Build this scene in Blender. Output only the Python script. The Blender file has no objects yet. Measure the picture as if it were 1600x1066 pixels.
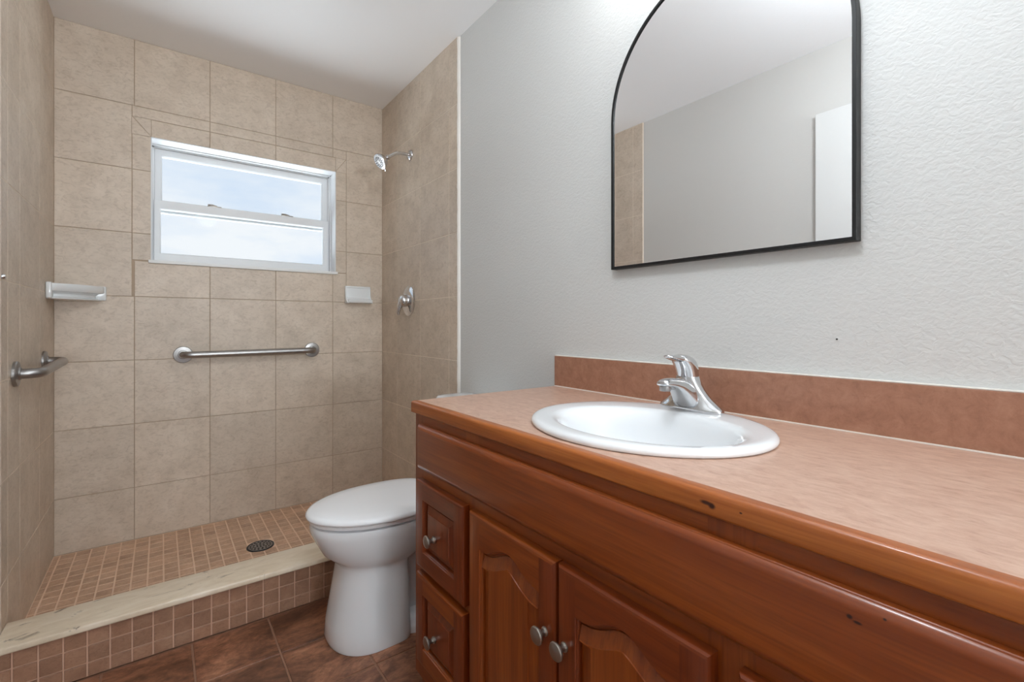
import bpy, bmesh, math, random
from mathutils import Vector, Matrix
random.seed(7)
C = bpy.context.scene.collection
PI = math.pi

# ------------------------------------------------------------------ camera
F_PX = 736.0
YAW = math.atan2(800 - 251.5, F_PX)
CAM_Z = 1.079
cam_d = bpy.data.cameras.new('camera')
cam = bpy.data.objects.new('camera', cam_d)
C.objects.link(cam)
cam.location = (0, 0, CAM_Z)
cam.rotation_euler = (PI / 2, 0, -YAW)
cam_d.sensor_width = 36.0
cam_d.lens = 36.0 * F_PX / 1600.0
cam_d.shift_y = -(533 - 507) / 1600.0
cam_d.clip_start = 0.02
bpy.context.scene.camera = cam

# ------------------------------------------------------------------ view
sc = bpy.context.scene
sc.view_settings.view_transform = 'Standard'
sc.view_settings.look = 'None'
sc.view_settings.gamma = 1.0
sc.view_settings.use_curve_mapping = False
sc.view_settings.exposure = 0.22
try:
    sc.cycles.max_bounces = 12
    sc.cycles.diffuse_bounces = 8
    sc.cycles.glossy_bounces = 6
    sc.cycles.transmission_bounces = 8
    sc.cycles.sample_clamp_indirect = 6.0
    sc.cycles.caustics_reflective = False
    sc.cycles.caustics_refractive = False
except Exception:
    pass

# ------------------------------------------------------------------ world: hazy blue sky with soft clouds
w = bpy.data.worlds.new('sky')
sc.world = w
w.use_nodes = True
nt = w.node_tree
nt.nodes.clear()
wo = nt.nodes.new('ShaderNodeOutputWorld')
bg = nt.nodes.new('ShaderNodeBackground')
tc = nt.nodes.new('ShaderNodeTexCoord')
mp = nt.nodes.new('ShaderNodeMapping')
mp.inputs['Scale'].default_value = (3.0, 3.0, 9.0)
mp.inputs['Location'].default_value = (0.0, 0.35, 0.4)
nz = nt.nodes.new('ShaderNodeTexNoise')
nz.inputs['Scale'].default_value = 1.3
nz.inputs['Detail'].default_value = 5
nz.inputs['Roughness'].default_value = 0.55
cr = nt.nodes.new('ShaderNodeValToRGB')
cr.color_ramp.elements[0].position = 0.40
cr.color_ramp.elements[0].color = (0.66, 0.765, 0.91, 1)
cr.color_ramp.elements[1].position = 0.66
cr.color_ramp.elements[1].color = (0.90, 0.92, 0.95, 1)
nt.links.new(tc.outputs['Generated'], mp.inputs['Vector'])
nt.links.new(mp.outputs['Vector'], nz.inputs['Vector'])
nt.links.new(nz.outputs['Fac'], cr.inputs['Fac'])
nt.links.new(cr.outputs['Color'], bg.inputs['Color'])
bg.inputs['Strength'].default_value = 0.90
nt.links.new(bg.outputs['Background'], wo.inputs['Surface'])

# ------------------------------------------------------------------ room dimensions
L, W, D = -0.381, 1.125, 2.886          # tile faces: left, right, back
PL, PR = -0.391, 1.135                  # painted wall faces
H = 2.443                               # ceiling
YR = -4.20                              # rear wall face
ZS = 0.05                               # shower floor


def area(name, loc, size, power, color, rot=(0, 0, 0), spread=PI):
    d = bpy.data.lights.new(name, 'AREA')
    d.shape = 'RECTANGLE'
    d.size, d.size_y = size
    d.energy = power
    d.color = color
    d.spread = spread
    o = bpy.data.objects.new(name, d)
    C.objects.link(o)
    o.location = loc
    o.rotation_euler = rot
    return o


# added fill light in the unseen rear doorway, tilted up towards the ceiling
area('doorway_fill', (0.35, YR - 0.12, 1.3), (1.2, 1.5), 175.0, (0.86, 0.94, 1.0), (math.radians(90 + 66), 0, 0))
# added fill light outside, aimed up through the window at the shower ceiling
area('window_fill', (0.40, D + 1.05, 0.68), (2.8, 1.3), 100.0, (0.86, 0.94, 1.0), (math.radians(-90 - 40), 0, 0))

# ------------------------------------------------------------------ materials


def new_mat(name):
    m = bpy.data.materials.new(name)
    m.use_nodes = True
    n = m.node_tree
    b = n.nodes['Principled BSDF']
    return m, n, b


def simple(name, col, rough=0.5, metal=0.0, spec=0.5, coat=0.0):
    m, n, b = new_mat(name)
    b.inputs['Base Color'].default_value = (*col, 1)
    b.inputs['Roughness'].default_value = rough
    b.inputs['Metallic'].default_value = metal
    b.inputs['Specular IOR Level'].default_value = spec
    b.inputs['Coat Weight'].default_value = coat
    b.inputs['Coat Roughness'].default_value = 0.08
    return m


def node(n, t, **kw):
    x = n.nodes.new(t)
    for k, v in kw.items():
        x.inputs[k].default_value = v
    return x


def ramp(n, fac, stops):
    r = n.nodes.new('ShaderNodeValToRGB')
    e = r.color_ramp.elements
    while len(e) < len(stops):
        e.new(0.5)
    for i, (p, c) in enumerate(stops):
        e[i].position = p
        e[i].color = (*c, 1)
    n.links.new(fac, r.inputs['Fac'])
    return r.outputs['Color']


def mix(n, a, b, fac, mode='MIX'):
    x = n.nodes.new('ShaderNodeMix')
    x.data_type = 'RGBA'
    x.blend_type = mode
    for s, v in ((x.inputs['Factor'], fac), (x.inputs['A'], a), (x.inputs['B'], b)):
        if isinstance(v, (int, float)):
            s.default_value = v
        elif isinstance(v, tuple):
            s.default_value = (*v, 1)
        else:
            n.links.new(v, s)
    return x.outputs['Result']


def noise(n, scale, detail=4, rough=0.55, mapping=(1, 1, 1), dist=0.0):
    t = n.nodes.new('ShaderNodeTexCoord')
    mpp = n.nodes.new('ShaderNodeMapping')
    mpp.inputs['Scale'].default_value = mapping
    n.links.new(t.outputs['Object'], mpp.inputs['Vector'])
    z = node(n, 'ShaderNodeTexNoise', Scale=scale, Detail=detail, Roughness=rough, Distortion=dist)
    n.links.new(mpp.outputs['Vector'], z.inputs['Vector'])
    return z.outputs['Fac']


def attr(n, name):
    a = n.nodes.new('ShaderNodeAttribute')
    a.attribute_name = name
    return a.outputs['Fac']


def bump(n, b, h, strength, dist):
    x = n.nodes.new('ShaderNodeBump')
    x.inputs['Strength'].default_value = strength
    x.inputs['Distance'].default_value = dist
    n.links.new(h, x.inputs['Height'])
    n.links.new(x.outputs['Normal'], b.inputs['Normal'])


def srgb(r, g, bl):
    f = lambda c: (c / 255 / 12.92) if c / 255 <= 0.04045 else ((c / 255 + 0.055) / 1.055) ** 2.4
    return (f(r), f(g), f(bl))


def tile_mat(name, dark, mid, light, vein, scale, rough, tone=0.08):
    m, n, b = new_mat(name)
    base = ramp(n, noise(n, scale, 6, 0.62), [(0.32, dark), (0.5, mid), (0.70, light)])
    vn = noise(n, scale * 4.2, 8, 0.7, (1, 1, 1.6), 1.2)
    v = ramp(n, vn, [(0.48, (0, 0, 0)), (0.68, (1, 1, 1))])
    vm = n.nodes.new('ShaderNodeMath')
    vm.operation = 'MULTIPLY'
    vm.inputs[1].default_value = 0.50
    n.links.new(v, vm.inputs[0])
    c = mix(n, base, vein, vm.outputs[0])
    tn = ramp(n, attr(n, 'tone'), [(0, (1 - tone,) * 3), (1, (1 + tone * 0.3,) * 3)])
    c = mix(n, c, tn, 1.0, 'MULTIPLY')
    n.links.new(c, b.inputs['Base Color'])
    b.inputs['Roughness'].default_value = rough
    bump(n, b, vn, 0.12, 0.001)
    return m


M = {}
M['wall_tile'] = tile_mat('beige_tile', srgb(194, 178, 160), srgb(206, 190, 172), srgb(214, 199, 182), srgb(162, 143, 124), 9.0, 0.42)
M['grout'] = simple('beige_grout', srgb(176, 157, 137), 0.9)
M['grout_light'] = simple('pale_grout', srgb(226, 212, 195), 0.9)
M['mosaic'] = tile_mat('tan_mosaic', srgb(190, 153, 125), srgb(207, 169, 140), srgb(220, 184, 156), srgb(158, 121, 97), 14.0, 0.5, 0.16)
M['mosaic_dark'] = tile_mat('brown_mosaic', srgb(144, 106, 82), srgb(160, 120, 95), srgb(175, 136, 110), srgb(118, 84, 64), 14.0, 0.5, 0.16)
M['mosaic_grout'] = simple('tan_grout', srgb(232, 203, 178), 0.9)


M['curb_grout'] = simple('curb_grout', srgb(208, 170, 146), 0.9)


def make_floor_mat():
    m, n, b = new_mat('slate_brown_tile')
    nn = noise(n, 4.2, 12, 0.76, (1.0, 1.9, 1), 0.7)
    c = ramp(n, nn, [(0.30, srgb(78, 49, 34)), (0.44, srgb(122, 80, 58)), (0.55, srgb(164, 112, 84)), (0.68, srgb(206, 150, 116))])
    n2 = noise(n, 24.0, 10, 0.76, (1, 1.7, 1), 0.4)
    v = ramp(n, n2, [(0.36, (0.42,) * 3), (0.55, (1, 1, 1))])
    c = mix(n, c, v, 0.7, 'MULTIPLY')
    tn = ramp(n, attr(n, 'tone'), [(0, (0.82, 0.78, 0.74)), (1, (1.1,) * 3)])
    c = mix(n, c, tn, 1.0, 'MULTIPLY')
    n.links.new(c, b.inputs['Base Color'])
    b.inputs['Roughness'].default_value = 0.38
    bump(n, b, n2, 0.3, 0.0015)
    return m


M['floor_tile'] = make_floor_mat()
M['floor_grout'] = simple('floor_grout', srgb(150, 112, 90), 0.9)


def make_paint(name, col, sc_, strength, dist):
    m, n, b = new_mat(name)
    b.inputs['Base Color'].default_value = (*col, 1)
    b.inputs['Roughness'].default_value = 0.55
    a = noise(n, sc_, 3, 0.5, (1, 1, 1.35), 0.6)
    r = ramp(n, a, [(0.36, (0, 0, 0)), (0.62, (1, 1, 1))])
    bump(n, b, r, strength, dist)
    return m


M['paint'] = make_paint('grey_textured_paint', srgb(204, 204, 202), 95.0, 0.28, 0.0016)
M['paint_smooth'] = make_paint('grey_paint', srgb(205, 203, 199), 90.0, 0.10, 0.001)
M['ceiling'] = make_paint('ceiling_paint', srgb(243, 243, 244), 60.0, 0.12, 0.001)
M['white_paint'] = simple('white_paint', srgb(226, 226, 224), 0.4)
M['door_paint'] = simple('door_paint', srgb(216, 216, 214), 0.4)
M['vinyl'] = simple('white_vinyl', srgb(222, 223, 224), 0.4)
M['caulk'] = simple('white_caulk', srgb(226, 221, 214), 0.6)
M['dark_gap'] = simple('dark_gap', (0.02, 0.02, 0.02), 0.8)
M['porcelain'] = simple('white_porcelain', srgb(232, 234, 236), 0.12, 0, 0.5, 0.3)
M['ceramic'] = simple('white_ceramic', srgb(222, 224, 224), 0.15, 0, 0.5, 0.3)
M['plastic'] = simple('white_plastic', srgb(243, 244, 246), 0.14)
M['chrome'] = simple('chrome', (0.66, 0.66, 0.67), 0.07, 1.0)
M['steel'] = simple('brushed_steel', (0.36, 0.345, 0.335), 0.36, 1.0)
M['nickel'] = simple('satin_nickel', (0.36, 0.325, 0.29), 0.32, 1.0)
M['black_metal'] = simple('black_metal', (0.009, 0.0085, 0.0085), 0.45, 0, 0.3)
M['mirror'] = simple('mirror_silver', (0.94, 0.94, 0.945), 0.0, 1.0)
M['drain_metal'] = simple('dark_drain_metal', (0.06, 0.065, 0.075), 0.35, 0.8)
M['black'] = simple('black_hole', (0.004, 0.004, 0.004), 0.9)


def make_glass():
    m, n, b = new_mat('window_glass')
    tr = n.nodes.new('ShaderNodeBsdfTransparent')
    tr.inputs['Color'].default_value = (0.97, 0.985, 0.99, 1)
    gl = n.nodes.new('ShaderNodeBsdfGlossy')
    gl.inputs['Roughness'].default_value = 0.02
    fr = n.nodes.new('ShaderNodeFresnel')
    fr.inputs['IOR'].default_value = 1.06
    mx = n.nodes.new('ShaderNodeMixShader')
    n.links.new(fr.outputs['Fac'], mx.inputs['Fac'])
    n.links.new(tr.outputs['BSDF'], mx.inputs[1])
    n.links.new(gl.outputs['BSDF'], mx.inputs[2])
    n.links.new(mx.outputs['Shader'], n.nodes['Material Output'].inputs['Surface'])
    return m


M['glass'] = make_glass()


def make_wood(name, axis, c0, c1, c2, rough=0.28, sc_=1.0):
    m, n, b = new_mat(name)
    st = {'y': (30, 1.6, 30), 'z': (30, 30, 1.6), 'x': (1.6, 30, 30)}[axis]
    g = noise(n, 1.2 * sc_, 6, 0.6, st, 0.9)
    c = ramp(n, g, [(0.34, c0), (0.5, c1), (0.66, c2)])
    st2 = {'y': (160, 5, 160), 'z': (160, 160, 5), 'x': (5, 160, 160)}[axis]
    g2 = noise(n, 1.4, 3, 0.5, st2)
    p = ramp(n, g2, [(0.35, (0.72, 0.66, 0.6)), (0.52, (1, 1, 1))])
    c = mix(n, c, p, 0.55, 'MULTIPLY')
    n.links.new(c, b.inputs['Base Color'])
    b.inputs['Roughness'].default_value = rough
    b.inputs['Coat Weight'].default_value = 0.28
    b.inputs['Coat Roughness'].default_value = 0.14
    b.inputs['Specular IOR Level'].default_value = 0.35
    bump(n, b, g2, 0.06, 0.0006)
    return m


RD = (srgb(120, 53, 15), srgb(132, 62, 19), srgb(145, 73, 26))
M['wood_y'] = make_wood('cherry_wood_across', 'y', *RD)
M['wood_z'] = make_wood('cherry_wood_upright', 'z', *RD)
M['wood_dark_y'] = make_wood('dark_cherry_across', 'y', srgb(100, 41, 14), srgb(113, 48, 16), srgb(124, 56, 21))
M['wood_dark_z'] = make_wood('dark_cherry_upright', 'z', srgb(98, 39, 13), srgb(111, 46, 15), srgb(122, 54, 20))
def knots(m, pts, col):
    """Small dark knots in the wood at the given points (object space): (x, y, z, half length along y, half height)."""
    n = m.node_tree
    b = n.nodes['Principled BSDF']
    c = b.inputs['Base Color'].links[0].from_socket
    t_ = n.nodes.new('ShaderNodeTexCoord')
    for (x, y, z, ly, lz) in pts:
        mp_ = n.nodes.new('ShaderNodeMapping')
        mp_.vector_type = 'POINT'
        mp_.inputs['Scale'].default_value = (1 / 0.05, 1 / ly, 1 / lz)
        mp_.inputs['Location'].default_value = (-x / 0.05, -y / ly, -z / lz)
        n.links.new(t_.outputs['Object'], mp_.inputs['Vector'])
        ln = n.nodes.new('ShaderNodeVectorMath')
        ln.operation = 'LENGTH'
        n.links.new(mp_.outputs['Vector'], ln.inputs[0])
        f = ramp(n, ln.outputs['Value'], [(0.45, (1, 1, 1)), (1.0, (0, 0, 0))])
        c = mix(n, c, col, f)
    n.links.new(c, b.inputs['Base Color'])


M['wood_edge'] = make_wood('oak_edge', 'y', srgb(142, 74, 27), srgb(163, 89, 36), srgb(180, 106, 48), 0.3)

knots(M['wood_edge'], [(0.571 - 0.85, 0.342 - 0.62, 0.846 - 0.83, 0.011, 0.0035), (0.571 - 0.85, 0.334 - 0.62, 0.844 - 0.83, 0.006, 0.005), (0.571 - 0.85, 0.296 - 0.62, 0.847 - 0.83, 0.0025, 0.0015)], srgb(58, 22, 8))
M['wood_front'] = make_wood('cherry_wood_front', 'y', *RD)
knots(M['wood_front'], [(0.561 - 0.85, 0.179 - 0.62, 0.782 - 0.0, 0.0035, 0.003), (0.561 - 0.85, 0.172 - 0.62, 0.779 - 0.0, 0.005, 0.002), (0.565 - 0.85, 0.150 - 0.62, 0.793 - 0.0, 0.002, 0.0015)], srgb(40, 15, 7))


def make_laminate(name, cs, streak=(1.0, 1.0, 1.0), sc_=22.0):
    m, n, b = new_mat(name)
    a = noise(n, sc_, 10, 0.74, streak, 0.4)
    c = ramp(n, a, [(0.30, cs[0]), (0.48, cs[1]), (0.70, cs[2])])
    d = noise(n, 60.0, 6, 0.7, streak)
    sp = ramp(n, d, [(0.32, (0.72, 0.66, 0.62)), (0.42, (1, 1, 1))])
    c = mix(n, c, sp, 0.5, 'MULTIPLY')
    n.links.new(c, b.inputs['Base Color'])
    b.inputs['Roughness'].default_value = 0.38
    return m


M['laminate'] = make_laminate('tan_laminate', (srgb(170, 132, 112), srgb(188, 152, 132), srgb(204, 172, 152)), (1.9, 0.8, 1), 30.0)
M['laminate_splash'] = make_laminate('brown_laminate', (srgb(138, 96, 76), srgb(157, 112, 90), srgb(172, 128, 105)), (1, 1, 1), 34.0)


def make_marble():
    m, n, b = new_mat('cream_marble')
    a = noise(n, 6.0, 8, 0.65, (1.0, 3.0, 1), 1.0)
    c = ramp(n, a, [(0.30, srgb(214, 196, 170)), (0.5, srgb(230, 214, 190)), (0.7, srgb(239, 227, 208))])
    d = noise(n, 1.9, 8, 0.66, (2.0, 4.5, 1), 1.6)
    v = ramp(n, d, [(0.595, (0, 0, 0)), (0.65, (1, 1, 1))])
    c = mix(n, c, srgb(128, 110, 92), v)
    n.links.new(c, b.inputs['Base Color'])
    b.inputs['Roughness'].default_value = 0.3
    return m


M['marble'] = make_marble()


def make_emit(name, col, s):
    m, n, b = new_mat(name)
    b.inputs['Base Color'].default_value = (*col, 1)
    b.inputs['Emission Color'].default_value = (*col, 1)
    b.inputs['Emission Strength'].default_value = s
    return m


def make_globe():
    m, n, b = new_mat('opal_globe')
    tr = n.nodes.new('ShaderNodeBsdfTransparent')
    em = n.nodes.new('ShaderNodeEmission')
    em.inputs['Strength'].default_value = 1.2
    mx = n.nodes.new('ShaderNodeMixShader')
    mx.inputs['Fac'].default_value = 0.15
    n.links.new(tr.outputs['BSDF'], mx.inputs[1])
    n.links.new(em.outputs['Emission'], mx.inputs[2])
    n.links.new(mx.outputs['Shader'], n.nodes['Material Output'].inputs['Surface'])
    return m


M['shade_clear'] = make_globe()
M['shade_glow'] = make_emit('lit_frosted_glass', (1.0, 0.99, 0.97), 2.0)

# ------------------------------------------------------------------ mesh helpers


def link(name, bm, mats, parent=None, smooth=None, origin=(0, 0, 0)):
    """One mesh object. World-space verts in bm; shifted to the parent's (or the given) origin."""
    me = bpy.data.meshes.new(name)
    org = Vector(origin)
    p = parent
    while p is not None:
        org += Vector(p.location)
        p = p.parent
    bmesh.ops.translate(bm, verts=bm.verts, vec=-org)
    bmesh.ops.recalc_face_normals(bm, faces=bm.faces)
    bm.to_mesh(me)
    bm.free()
    if not isinstance(mats, (list, tuple)):
        mats = [mats]
    for m in mats:
        me.materials.append(m)
    if smooth is not None:
        me.polygons.foreach_set('use_smooth', [True] * len(me.polygons))
        me.set_sharp_from_angle(angle=math.radians(smooth))
    o = bpy.data.objects.new(name, me)
    C.objects.link(o)
    if parent is not None:
        o.parent = parent
    o.location = origin
    return o


def thing(name, label, cat, loc=(0, 0, 0), group=None):
    o = bpy.data.objects.new(name, None)
    o.empty_display_size = 0.05
    C.objects.link(o)
    o.location = loc
    o['label'] = label
    o['category'] = cat
    if group:
        o['group'] = group
    return o


def tag(o, label, cat, group=None):
    o['label'] = label
    o['category'] = cat
    if group:
        o['group'] = group
    return o


def struct(name, bm, mats, parent=None, smooth=None):
    o = link(name, bm, mats, parent, smooth)
    if parent is None:
        o['kind'] = 'structure'
    return o


def box(bm, x0, x1, y0, y1, z0, z1, mi=0, bev=0.0, seg=2):
    vs = [bm.verts.new((x, y, z)) for x in (x0, x1) for y in (y0, y1) for z in (z0, z1)]
    fs = []
    for idx in ((0, 1, 3, 2), (4, 6, 7, 5), (0, 4, 5, 1), (2, 3, 7, 6), (0, 2, 6, 4), (1, 5, 7, 3)):
        f = bm.faces.new([vs[i] for i in idx])
        f.material_index = mi
        fs.append(f)
    if bev > 0:
        es = list({e for f in fs for e in f.edges})
        r = bmesh.ops.bevel(bm, geom=es, offset=bev, segments=seg, profile=0.5, affect='EDGES')
        for f in r['faces']:
            f.material_index = mi
    return vs


def loft(bm, rings, cap0=True, cap1=True, mi=0, closed=True):
    vr = [[bm.verts.new(p) for p in r] for r in rings]
    n = len(vr[0])
    for a, b in zip(vr[:-1], vr[1:]):
        for i in range(n if closed else n - 1):
            j = (i + 1) % n
            f = bm.faces.new((a[i], a[j], b[j], b[i]))
            f.material_index = mi
    if cap0:
        bm.faces.new(vr[0][::-1]).material_index = mi
    if cap1:
        bm.faces.new(vr[-1]).material_index = mi
    return vr


def frame_of(d):
    d = d.normalized()
    up = Vector((0, 0, 1)) if abs(d.z) < 0.95 else Vector((0, 1, 0))
    u = d.cross(up).normalized()
    v = u.cross(d).normalized()
    return u, v


def tube(bm, pts, rad, n=16, mi=0, caps=True):
    pts = [Vector(p) for p in pts]
    if not isinstance(rad, (list, tuple)):
        rad = [rad] * len(pts)
    rings = []
    prev = None
    for i, p in enumerate(pts):
        d = (pts[min(i + 1, len(pts) - 1)] - pts[max(i - 1, 0)]).normalized()
        if prev is None:
            u, v = frame_of(d)
        else:
            u = (prev - d * prev.dot(d)).normalized()
            v = u.cross(d).normalized()
        prev = u
        rings.append([p + (u * math.cos(2 * PI * k / n) + v * math.sin(2 * PI * k / n)) * rad[i] for k in range(n)])
    loft(bm, rings, caps, caps, mi)


def fillet(pts, r, n=8):
    """Polyline with rounded corners."""
    pts = [Vector(p) for p in pts]
    out = [pts[0]]
    for a, b, c in zip(pts[:-2], pts[1:-1], pts[2:]):
        p = b + (a - b).normalized() * r
        q = b + (c - b).normalized() * r
        for k in range(n + 1):
            t = k / n
            out.append(p * (1 - t) ** 2 + b * 2 * t * (1 - t) + q * t * t)
    out.append(pts[-1])
    return out


def lathe(bm, base, axis, prof, n=32, mi=0, caps=(True, True)):
    """prof: list of (radius, distance along axis)."""
    base = Vector(base)
    axis = Vector(axis).normalized()
    u, v = frame_of(axis)
    rings = []
    for r, h in prof:
        rings.append([base + axis * h + (u * math.cos(2 * PI * k / n) + v * math.sin(2 * PI * k / n)) * r for k in range(n)])
    loft(bm, rings, caps[0], caps[1], mi)


def tiles(bm, rects, P, grout=0.0032, depth=0.004, bev=0.0008, mi=0, lay=None):
    """Bevelled flat tiles in the plane of P(u, v, h); rects are (u0, u1, v0, v1)."""
    lay = bm.faces.layers.float.get('tone') or bm.faces.layers.float.new('tone')
    g = grout / 2
    for (u0, u1, v0, v1) in rects:
        u0, u1, v0, v1 = u0 + g, u1 - g, v0 + g, v1 - g
        if u1 - u0 < 0.003 or v1 - v0 < 0.003:
            continue
        t = random.random()
        rr = []
        for off, h in ((0, 0), (0, depth - bev), (bev, depth)):
            rr.append([bm.verts.new(P(u, v, h)) for u, v in
                       ((u0 + off, v0 + off), (u1 - off, v0 + off), (u1 - off, v1 - off), (u0 + off, v1 - off))])
        fs = []
        for a, b in zip(rr[:-1], rr[1:]):
            for i in range(4):
                j = (i + 1) % 4
                fs.append(bm.faces.new((a[i], a[j], b[j], b[i])))
        fs.append(bm.faces.new(rr[-1]))
        for f in fs:
            f[lay] = t
            f.material_index = mi


def grid_rects(us, vs):
    return [(a, b, c, d) for a, b in zip(us[:-1], us[1:]) for c, d in zip(vs[:-1], vs[1:])]


# ------------------------------------------------------------------ setting: floor, walls, ceiling
ROWS = [ZS] + [ZS + 0.249 + 0.3045 * k for k in range(7)] + [H]
OP = (-0.039, 0.837, 1.388, 1.991)       # window opening x0 x1 z0 z1

bm = bmesh.new()
box(bm, PL - 0.1, PR + 0.1, YR - 0.1, 1.97, -0.06, -0.003, 1)
us = [PL] + [0.084 + 0.2315 * k for k in range(-2, 5)] + [PR]
vs = [YR] + [1.69 - 0.2315 * k for k in range(25, -1, -1)] + [1.925]
us = [u for u in us if PL <= u <= PR]
vs = sorted(v for v in vs if YR <= v <= 1.925)
tiles(bm, grid_rects(us, vs), lambda u, v, h: (u, v, h - 0.004), 0.006, 0.004, 0.0012, 0)
struct('floor', bm, [M['floor_tile'], M['floor_grout']])

bm = bmesh.new()
box(bm, PL - 0.1, PR + 0.1, YR - 0.1, D + 0.25, H, H + 0.08)
struct('ceiling', bm, M['ceiling'])

# back wall: four boxes round the window opening, with a tiled face
bm = bmesh.new()
y0, y1 = D + 0.008, D + 0.20
X0, X1 = PL - 0.1, PR + 0.1
box(bm, X0, OP[0], y0, y1, -0.06, H)
box(bm, OP[1], X1, y0, y1, -0.06, H)
box(bm, OP[0], OP[1], y0, y1, -0.06, OP[2])
box(bm, OP[0], OP[1], y0, y1, OP[3], H)
wb = struct('wall_back', bm, M['white_paint'])

bm = bmesh.new()
cols = [L, -0.102, 0.203, 0.512, 0.820, W]
rects = []
for a, b in zip(cols[:-1], cols[1:]):
    for c, d in zip(ROWS[:-1], ROWS[1:]):
        if d <= 1.25 or c >= 2.1:
            rects.append((a, b, c, d))
zr = [1.2125, 1.517, 1.8215, 2.126]
for c, d in zip(zr[:-1], zr[1:]):
    rects.append((L, -0.111, c, d))
    rects.append((0.899, W, c, d))
for a, b in zip(cols[1:-1], cols[2:-1]):
    rects.append((max(a, -0.105), b, 1.2125, OP[2] - 0.003))
rects.append((0.820, 0.899, 1.2125, OP[2] - 0.003))
for a, b in ((-0.111, 0.203), (0.203, 0.512), (0.512, 0.82), (0.82, 0.899)):
    rects.append((a, b, 2.074, 2.126))
# border strips round the window
sx = [OP[0] - 0.072, OP[0], 0.203, 0.512, OP[1], OP[1] + 0.062]
for c, d in zip((OP[2], 1.517, 1.8215), (1.517, 1.8215, OP[3])):
    rects.append((sx[0], sx[1], c, d))
    rects.append((sx[4], sx[5], c, d))
for a, b in zip(sx[1:4], sx[2:5]):
    rects.append((a, b, OP[3], 2.074))
PB = lambda u, v, h: (u, D + 0.004 - h, v)
tiles(bm, rects, PB)
# mitred corners of the border
lay = bm.faces.layers.float['tone']
for tri in ([(sx[0], OP[3]), (sx[1], OP[3]), (sx[0], 2.072)], [(sx[0] + 0.004, 2.074), (sx[1], OP[3] + 0.004), (sx[1], 2.074)],
            [(sx[4], OP[3]), (sx[5], OP[3]), (sx[5], 2.072)], [(sx[4], OP[3] + 0.004), (sx[5] - 0.004, 2.074), (sx[4], 2.074)]):
    a = [bm.verts.new(PB(u, v, 0)) for u, v in tri]
    b = [bm.verts.new(PB(u, v, 0.004)) for u, v in tri]
    fs = [bm.faces.new(b)] + [bm.faces.new((a[i], a[(i + 1) % 3], b[(i + 1) % 3], b[i])) for i in range(3)]
    for f in fs:
        f[lay] = 0.5
g0, g1 = D + 0.0022, D + 0.008
box(bm, L - 0.01, OP[0], g0, g1, 0, H, 1)
box(bm, OP[1], W + 0.01, g0, g1, 0, H, 1)
box(bm, OP[0], OP[1], g0, g1, 0, OP[2], 1)
box(bm, OP[0], OP[1], g0, g1, OP[3], H, 1)
link('tile_facing', bm, [M['wall_tile'], M['grout']], wb)

# left wall with the tiled shower part
bm = bmesh.new()
box(bm, PL - 0.1, PL, YR - 0.1, D + 0.2, -0.06, H)
wl = struct('wall_left', bm, M['paint_smooth'])
bm = bmesh.new()
ys = [2.024, 2.105, 2.262, 2.586, D]
tiles(bm, grid_rects(ys, [0.0] + ROWS), lambda u, v, h: (L - 0.004 + h, u, v))
box(bm, PL, L - 0.0012, 2.024, D + 0.006, 0, H, 1)
link('tile_facing', bm, [M['wall_tile'], M['grout_light']], wl)

# right wall
bm = bmesh.new()
box(bm, PR, PR + 0.1, YR - 0.1, D + 0.2, -0.06, H)
wr = struct('wall_right', bm, M['paint'])
bm = bmesh.new()
ys = [1.943, 2.023, 2.341, 2.652, D]
tiles(bm, grid_rects(ys, [0.0] + ROWS), lambda u, v, h: (W + 0.004 - h, u, v))
box(bm, W + 0.0012, PR, 1.943, D + 0.006, 0, H, 1)
link('tile_facing', bm, [M['wall_tile'], M['grout_light']], wr)
# caulk strip at the tile edge: slightly lumpy bead
bm = bmesh.new()
rings = []
for k in range(120):
    z = 0.02 + (H - 0.022) * k / 119
    e = 0.0012 * math.sin(k * 1.7) + 0.001 * random.uniform(-1, 1)
    rings.append([(PR - 0.0005, 1.9425, z), (W - 0.001 + e, 1.9425, z), (W + 0.001 + e, 1.936 + e, z), (PR - 0.003, 1.930 + e, z), (PR - 0.0005, 1.929, z)])
loft(bm, rings)
struct('trim_1', bm, M['caulk'], None, 40)

# rear wall with doorway to the hall
bm = bmesh.new()
box(bm, PL - 0.1, -0.3, YR - 0.1, YR, -0.06, H)
box(bm, 1.0, PR + 0.1, YR - 0.1, YR, -0.06, H)
box(bm, -0.3, 1.0, YR - 0.1, YR, 2.12, H)
struct('wall_rear', bm, M['paint_smooth'])
bm = bmesh.new()
for a, b in ((-0.36, -0.3), (1.0, 1.06)):
    box(bm, a, b, YR, YR + 0.016, 0, 2.18, 0, 0.004)
box(bm, -0.3, 1.0, YR, YR + 0.016, 2.12, 2.18, 0, 0.004)
struct('trim_2', bm, M['white_paint'])

# white door in the left wall, seen in the mirror
bm = bmesh.new()
box(bm, PL + 0.001, PL + 0.036, 0.13, 0.968, 0.008, 2.112, 0, 0.003)
d1 = struct('door_1', bm, M['door_paint'])
bm = bmesh.new()
lathe(bm, (PL + 0.036, 0.20, 0.95), (1, 0, 0), [(0.03, 0), (0.03, 0.006), (0.012, 0.01), (0.012, 0.03), (0.024, 0.038), (0.027, 0.05), (0.02, 0.062), (0.002, 0.066)], 24)
link('door_knob', bm, M['nickel'], d1, 35)

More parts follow.
